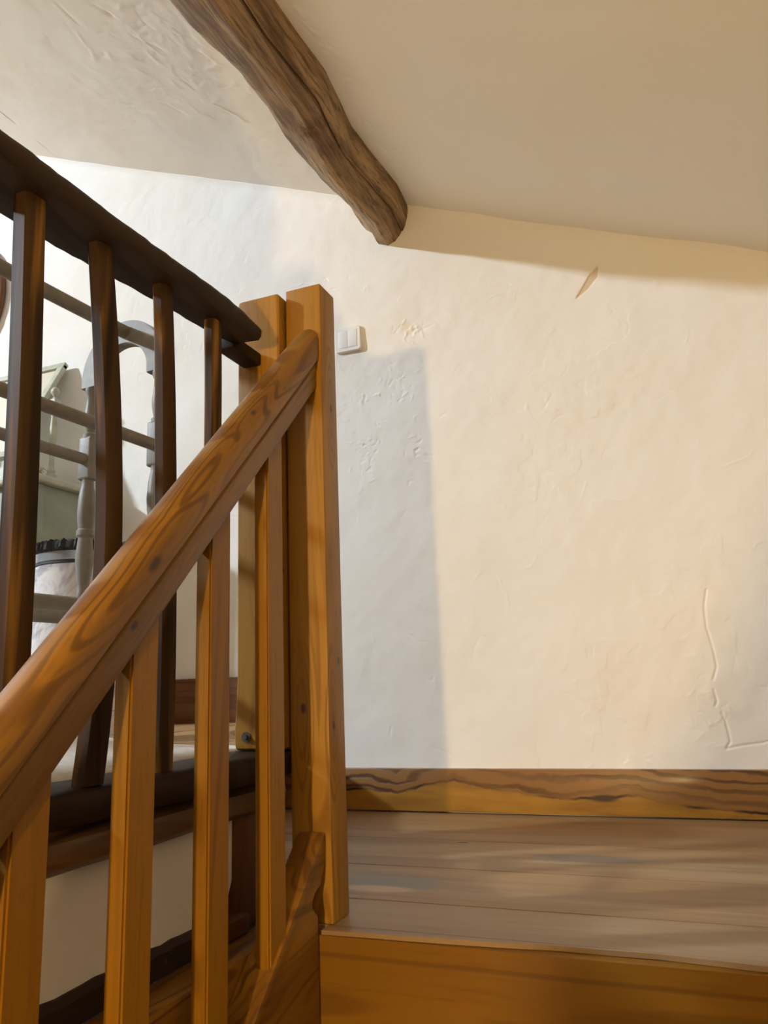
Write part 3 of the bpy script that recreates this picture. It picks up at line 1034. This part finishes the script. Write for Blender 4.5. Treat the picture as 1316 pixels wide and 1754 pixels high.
# ------------------------------------------------------------------ chest of drawers
ch = thing('chest_of_drawers', 'sage green painted chest of drawers against the back wall', 'chest', (-1.860, 0.925, UP))
bm = bmesh.new()
add_box(bm, -0.345, 0.345, -0.195, 0.180, 0.0, 0.868, 0.004)
add_box(bm, 0.300, 0.350, -0.200, -0.150, 0.0, 0.869, 0.006)
add_box(bm, -0.350, -0.300, -0.200, -0.150, 0.0, 0.869, 0.006)
finish('carcass', bm, M['sage'], ch)
bm = bmesh.new()
add_box(bm, -0.375, 0.375, -0.222, 0.185, 0.869, 0.897, 0.008, 3)
finish('top', bm, M['sage_pale'], ch)
for k in range(3):
    bm = bmesh.new()
    add_box(bm, -0.29, 0.29, -0.206, -0.196, 0.07 + k * 0.26, 0.31 + k * 0.26, 0.004)
    dr = finish('drawer', bm, M['sage'], ch)
    for s in (-1, 1):
        bm = bmesh.new()
        add_lathe(bm, [(0.006, 0.0), (0.007, 0.008), (0.014, 0.014), (0.014, 0.020), (0.006, 0.026)], 0, 0, 16)
        finish('knob', bm, M['sage_pale'], dr, loc=(0.15 * s, -0.206, 0.19 + k * 0.26), rot=(math.pi / 2, 0, 0))

# ------------------------------------------------------------------ dressing mirror
ZT = UP + 0.897
dm = thing('dressing_mirror', 'pale sage swing mirror tilted back between turned posts on the green chest', 'mirror', (-2.022, 0.985, ZT))
PX = 0.320
for s in (-1, 1):
    bm = bmesh.new()
    add_lathe(bm, [(0.020, 0.022), (0.021, 0.060), (0.017, 0.066), (0.022, 0.073), (0.022, 0.082), (0.014, 0.090), (0.018, 0.099), (0.013, 0.106), (0.010, 0.14), (0.0150, 0.235),
                   (0.0145, 0.265), (0.0105, 0.325), (0.013, 0.345)], PX * s, 0, 18)
    add_box(bm, PX * s - 0.016, PX * s + 0.016, -0.016, 0.016, 0.342, 0.402, 0.003)
    add_lathe(bm, [(0.015, 0.400), (0.006, 0.414), (0.008, 0.418), (0.017, 0.430), (0.018, 0.440), (0.012, 0.452), (0.004, 0.458)], PX * s, 0, 18)
    finish('post', bm, M['sage_pale'], dm)
    bm = bmesh.new()
    add_tube(bm, (0.254 * s, 0, 0.395), (0.306 * s, 0, 0.395), 0.009, 14)
    finish('pivot_pin', bm, M['sage_pale'], dm)
bm = bmesh.new()
add_box(bm, -0.355, 0.355, -0.070, 0.070, 0.0, 0.024, 0.005)
finish('base', bm, M['sage_pale'], dm)
bm = bmesh.new()
W2, HT, HB, fw = 0.255, 0.255, -0.30, 0.032
add_box(bm, -W2, W2, -0.012, 0.012, HT - fw, HT, 0.004)
add_box(bm, -W2, W2, -0.012, 0.012, HB, HB + fw, 0.004)
add_box(bm, -W2, -W2 + fw, -0.0115, 0.0115, HB + 0.01, HT - 0.01, 0.004)
add_box(bm, W2 - fw, W2, -0.0115, 0.0115, HB + 0.01, HT - 0.01, 0.004)
fr = finish('frame', bm, M['sage_pale'], dm, loc=(0, 0, 0.395), rot=(math.radians(-28), 0, 0))
bm = bmesh.new()
add_box(bm, -W2 + fw - 0.004, W2 - fw + 0.004, -0.005, 0.008, HB + fw - 0.004, HT - fw + 0.004)
finish('glass', bm, M['glass'], fr)

# ------------------------------------------------------------------ dried flowers
df = thing('dried_flowers', 'small bunch of dried beige hydrangea lying on the green chest before the mirror', 'flowers', (-1.60, 0.790, ZT))
bm = bmesh.new()
rf = random.Random(21)
for k in range(150):
    a, b = rf.uniform(0, 6.28), rf.uniform(0.05, 1.5)
    r = 0.050 * (0.75 + 0.3 * rf.random())
    p = Vector((r * math.cos(a) * math.cos(b) * 1.2, r * math.sin(a) * math.cos(b), 0.012 + 0.062 * math.sin(b)))
    n = p.normalized()
    u = n.orthogonal().normalized()
    v = n.cross(u)
    s = rf.uniform(0.006, 0.010)
    t = rf.uniform(0, 1.57)
    for q in range(4):
        e = t + q * math.pi / 2
        c = p + (u * math.cos(e) + v * math.sin(e)) * s * 0.6
        vs = [bm.verts.new(c + (u * math.cos(e + w_) + v * math.sin(e + w_)) * s * 0.55 + n * (0.002 * math.sin(w_))) for w_ in (0, 1.57, 3.14, 4.71)]
        bm.faces.new(vs)
finish('petals', bm, M['flower'], df)
bm = bmesh.new()
for k in range(5):
    add_tube(bm, (-0.02 + 0.006 * k, 0.0, 0.020), (-0.13 - 0.01 * k, 0.02 * (k - 2), 0.004), 0.0022, 6)
finish('stems', bm, M['stalk'], df)

# ------------------------------------------------------------------ laundry bin
lbn = thing('laundry_bin', 'round marble patterned laundry bin with grey band and charcoal ruffled rim', 'bin', (-0.835, 0.285, UP))
bm = bmesh.new()
RB = 0.131
add_lathe(bm, [(RB - 0.004, 0.016), (RB, 0.020), (RB, 0.434), (RB - 0.003, 0.437)], 0, 0, 56)
finish('drum', bm, M['marble'], lbn)
bm = bmesh.new()
add_lathe(bm, [(RB - 0.004, 0.0), (RB + 0.003, 0.002), (RB + 0.003, 0.015), (RB - 0.004, 0.017)], 0, 0, 56)
finish('base_ring', bm, M['band'], lbn)
bm = bmesh.new()
add_lathe(bm, [(RB - 0.002, 0.436), (RB + 0.001, 0.437), (RB + 0.001, 0.443), (RB - 0.002, 0.444)], 0, 0, 56)
finish('seal', bm, M['dark_gap'], lbn)
bm = bmesh.new()
add_lathe(bm, [(RB - 0.003, 0.443), (RB + 0.002, 0.444), (RB + 0.003, 0.466), (RB - 0.004, 0.469)], 0, 0, 56)
finish('band', bm, M['band'], lbn)
bm = bmesh.new()
rings = []
nseg = 220
for r0, z0 in ((RB - 0.03, 0.462), (RB - 0.002, 0.463), (RB + 0.010, 0.471), (RB + 0.008, 0.485), (RB - 0.004, 0.495), (RB - 0.03, 0.492)):
    ring = []
    for k in range(nseg):
        a = 2 * math.pi * k / nseg
        wv = 0.5 * math.sin(a * 46) + 0.35 * math.sin(a * 71 + 1) + 0.2 * math.sin(a * 23 + 2)
        edge_ = 1.0 if z0 > 0.467 else 0.4
        ring.append(((r0 + 0.006 * wv * edge_) * math.cos(a), (r0 + 0.006 * wv * edge_) * math.sin(a), z0 + 0.005 * wv * edge_))
    rings.append(ring)
add_rings(bm, rings)
finish('ruffle', bm, M['ruffle'], lbn, 60)

# ------------------------------------------------------------------ folded white cloth on the upper floor
fc = thing('folded_cloth', 'folded white cloth lying on the upper floor just behind the dark bottom rail', 'cloth', (-0.40, -0.25, UP))
bm = bmesh.new()
rows = []
for k in range(24):
    y = -0.45 + k * (0.78 / 23)
    h = 0.040 * (1 - smooth(np.array(y), 0.02, 0.36)) + 0.004
    wav = 0.0025 * math.sin(k * 1.7)
    rows.append([(0.185, y, 0.0), (0.183, y, 0.004), (0.12, y, 0.004 + h * 0.35 + wav), (0.06, y, 0.004 + h * 0.70 - wav), (0.0, y, 0.004 + h), (-0.06, y, 0.003 + h * 1.02),
                 (-0.09, y, h * 0.8), (-0.10, y, 0.0)])
add_rings(bm, [[(p[0], float(p[1]), float(p[2])) for p in r_] for r_ in rows])
finish('folds', bm, M['rug'], fc, 60)

# ------------------------------------------------------------------ oval wooden mirror at the left edge
om = thing('oval_frame', 'reddish brown oval wooden frame on the back wall at the left edge', 'frame', (-2.345, 1.118, 2.25))
bm = bmesh.new()
rings = []
for k in range(48):
    a = 2 * math.pi * k / 48
    cx, cz = 0.145 * math.cos(a), 0.235 * math.sin(a)
    nx, nz = math.cos(a) / 0.145, math.sin(a) / 0.235
    l = math.hypot(nx, nz)
    nx, nz = nx / l, nz / l
    rings.append([(cx + nx * 0.022 * math.cos(q), -0.006 - 0.016 * math.sin(q), cz + nz * 0.022 * math.cos(q)) for q in [2 * math.pi * j / 10 for j in range(10)]])
R = [[bm.verts.new(p) for p in r_] for r_ in rings]
for i in range(48):
    for j in range(10):
        bm.faces.new((R[i][j], R[i][(j + 1) % 10], R[(i + 1) % 48][(j + 1) % 10], R[(i + 1) % 48][j]))
finish('moulding', bm, M['red_x'], om, 60)
bm = bmesh.new()
add_rings(bm, [[(0.14 * math.cos(2 * math.pi * k / 40), y, 0.23 * math.sin(2 * math.pi * k / 40)) for k in range(40)] for y in (-0.006, 0.004)])
finish('glass', bm, M['glass'], om)
bpy.context.view_layer.update()
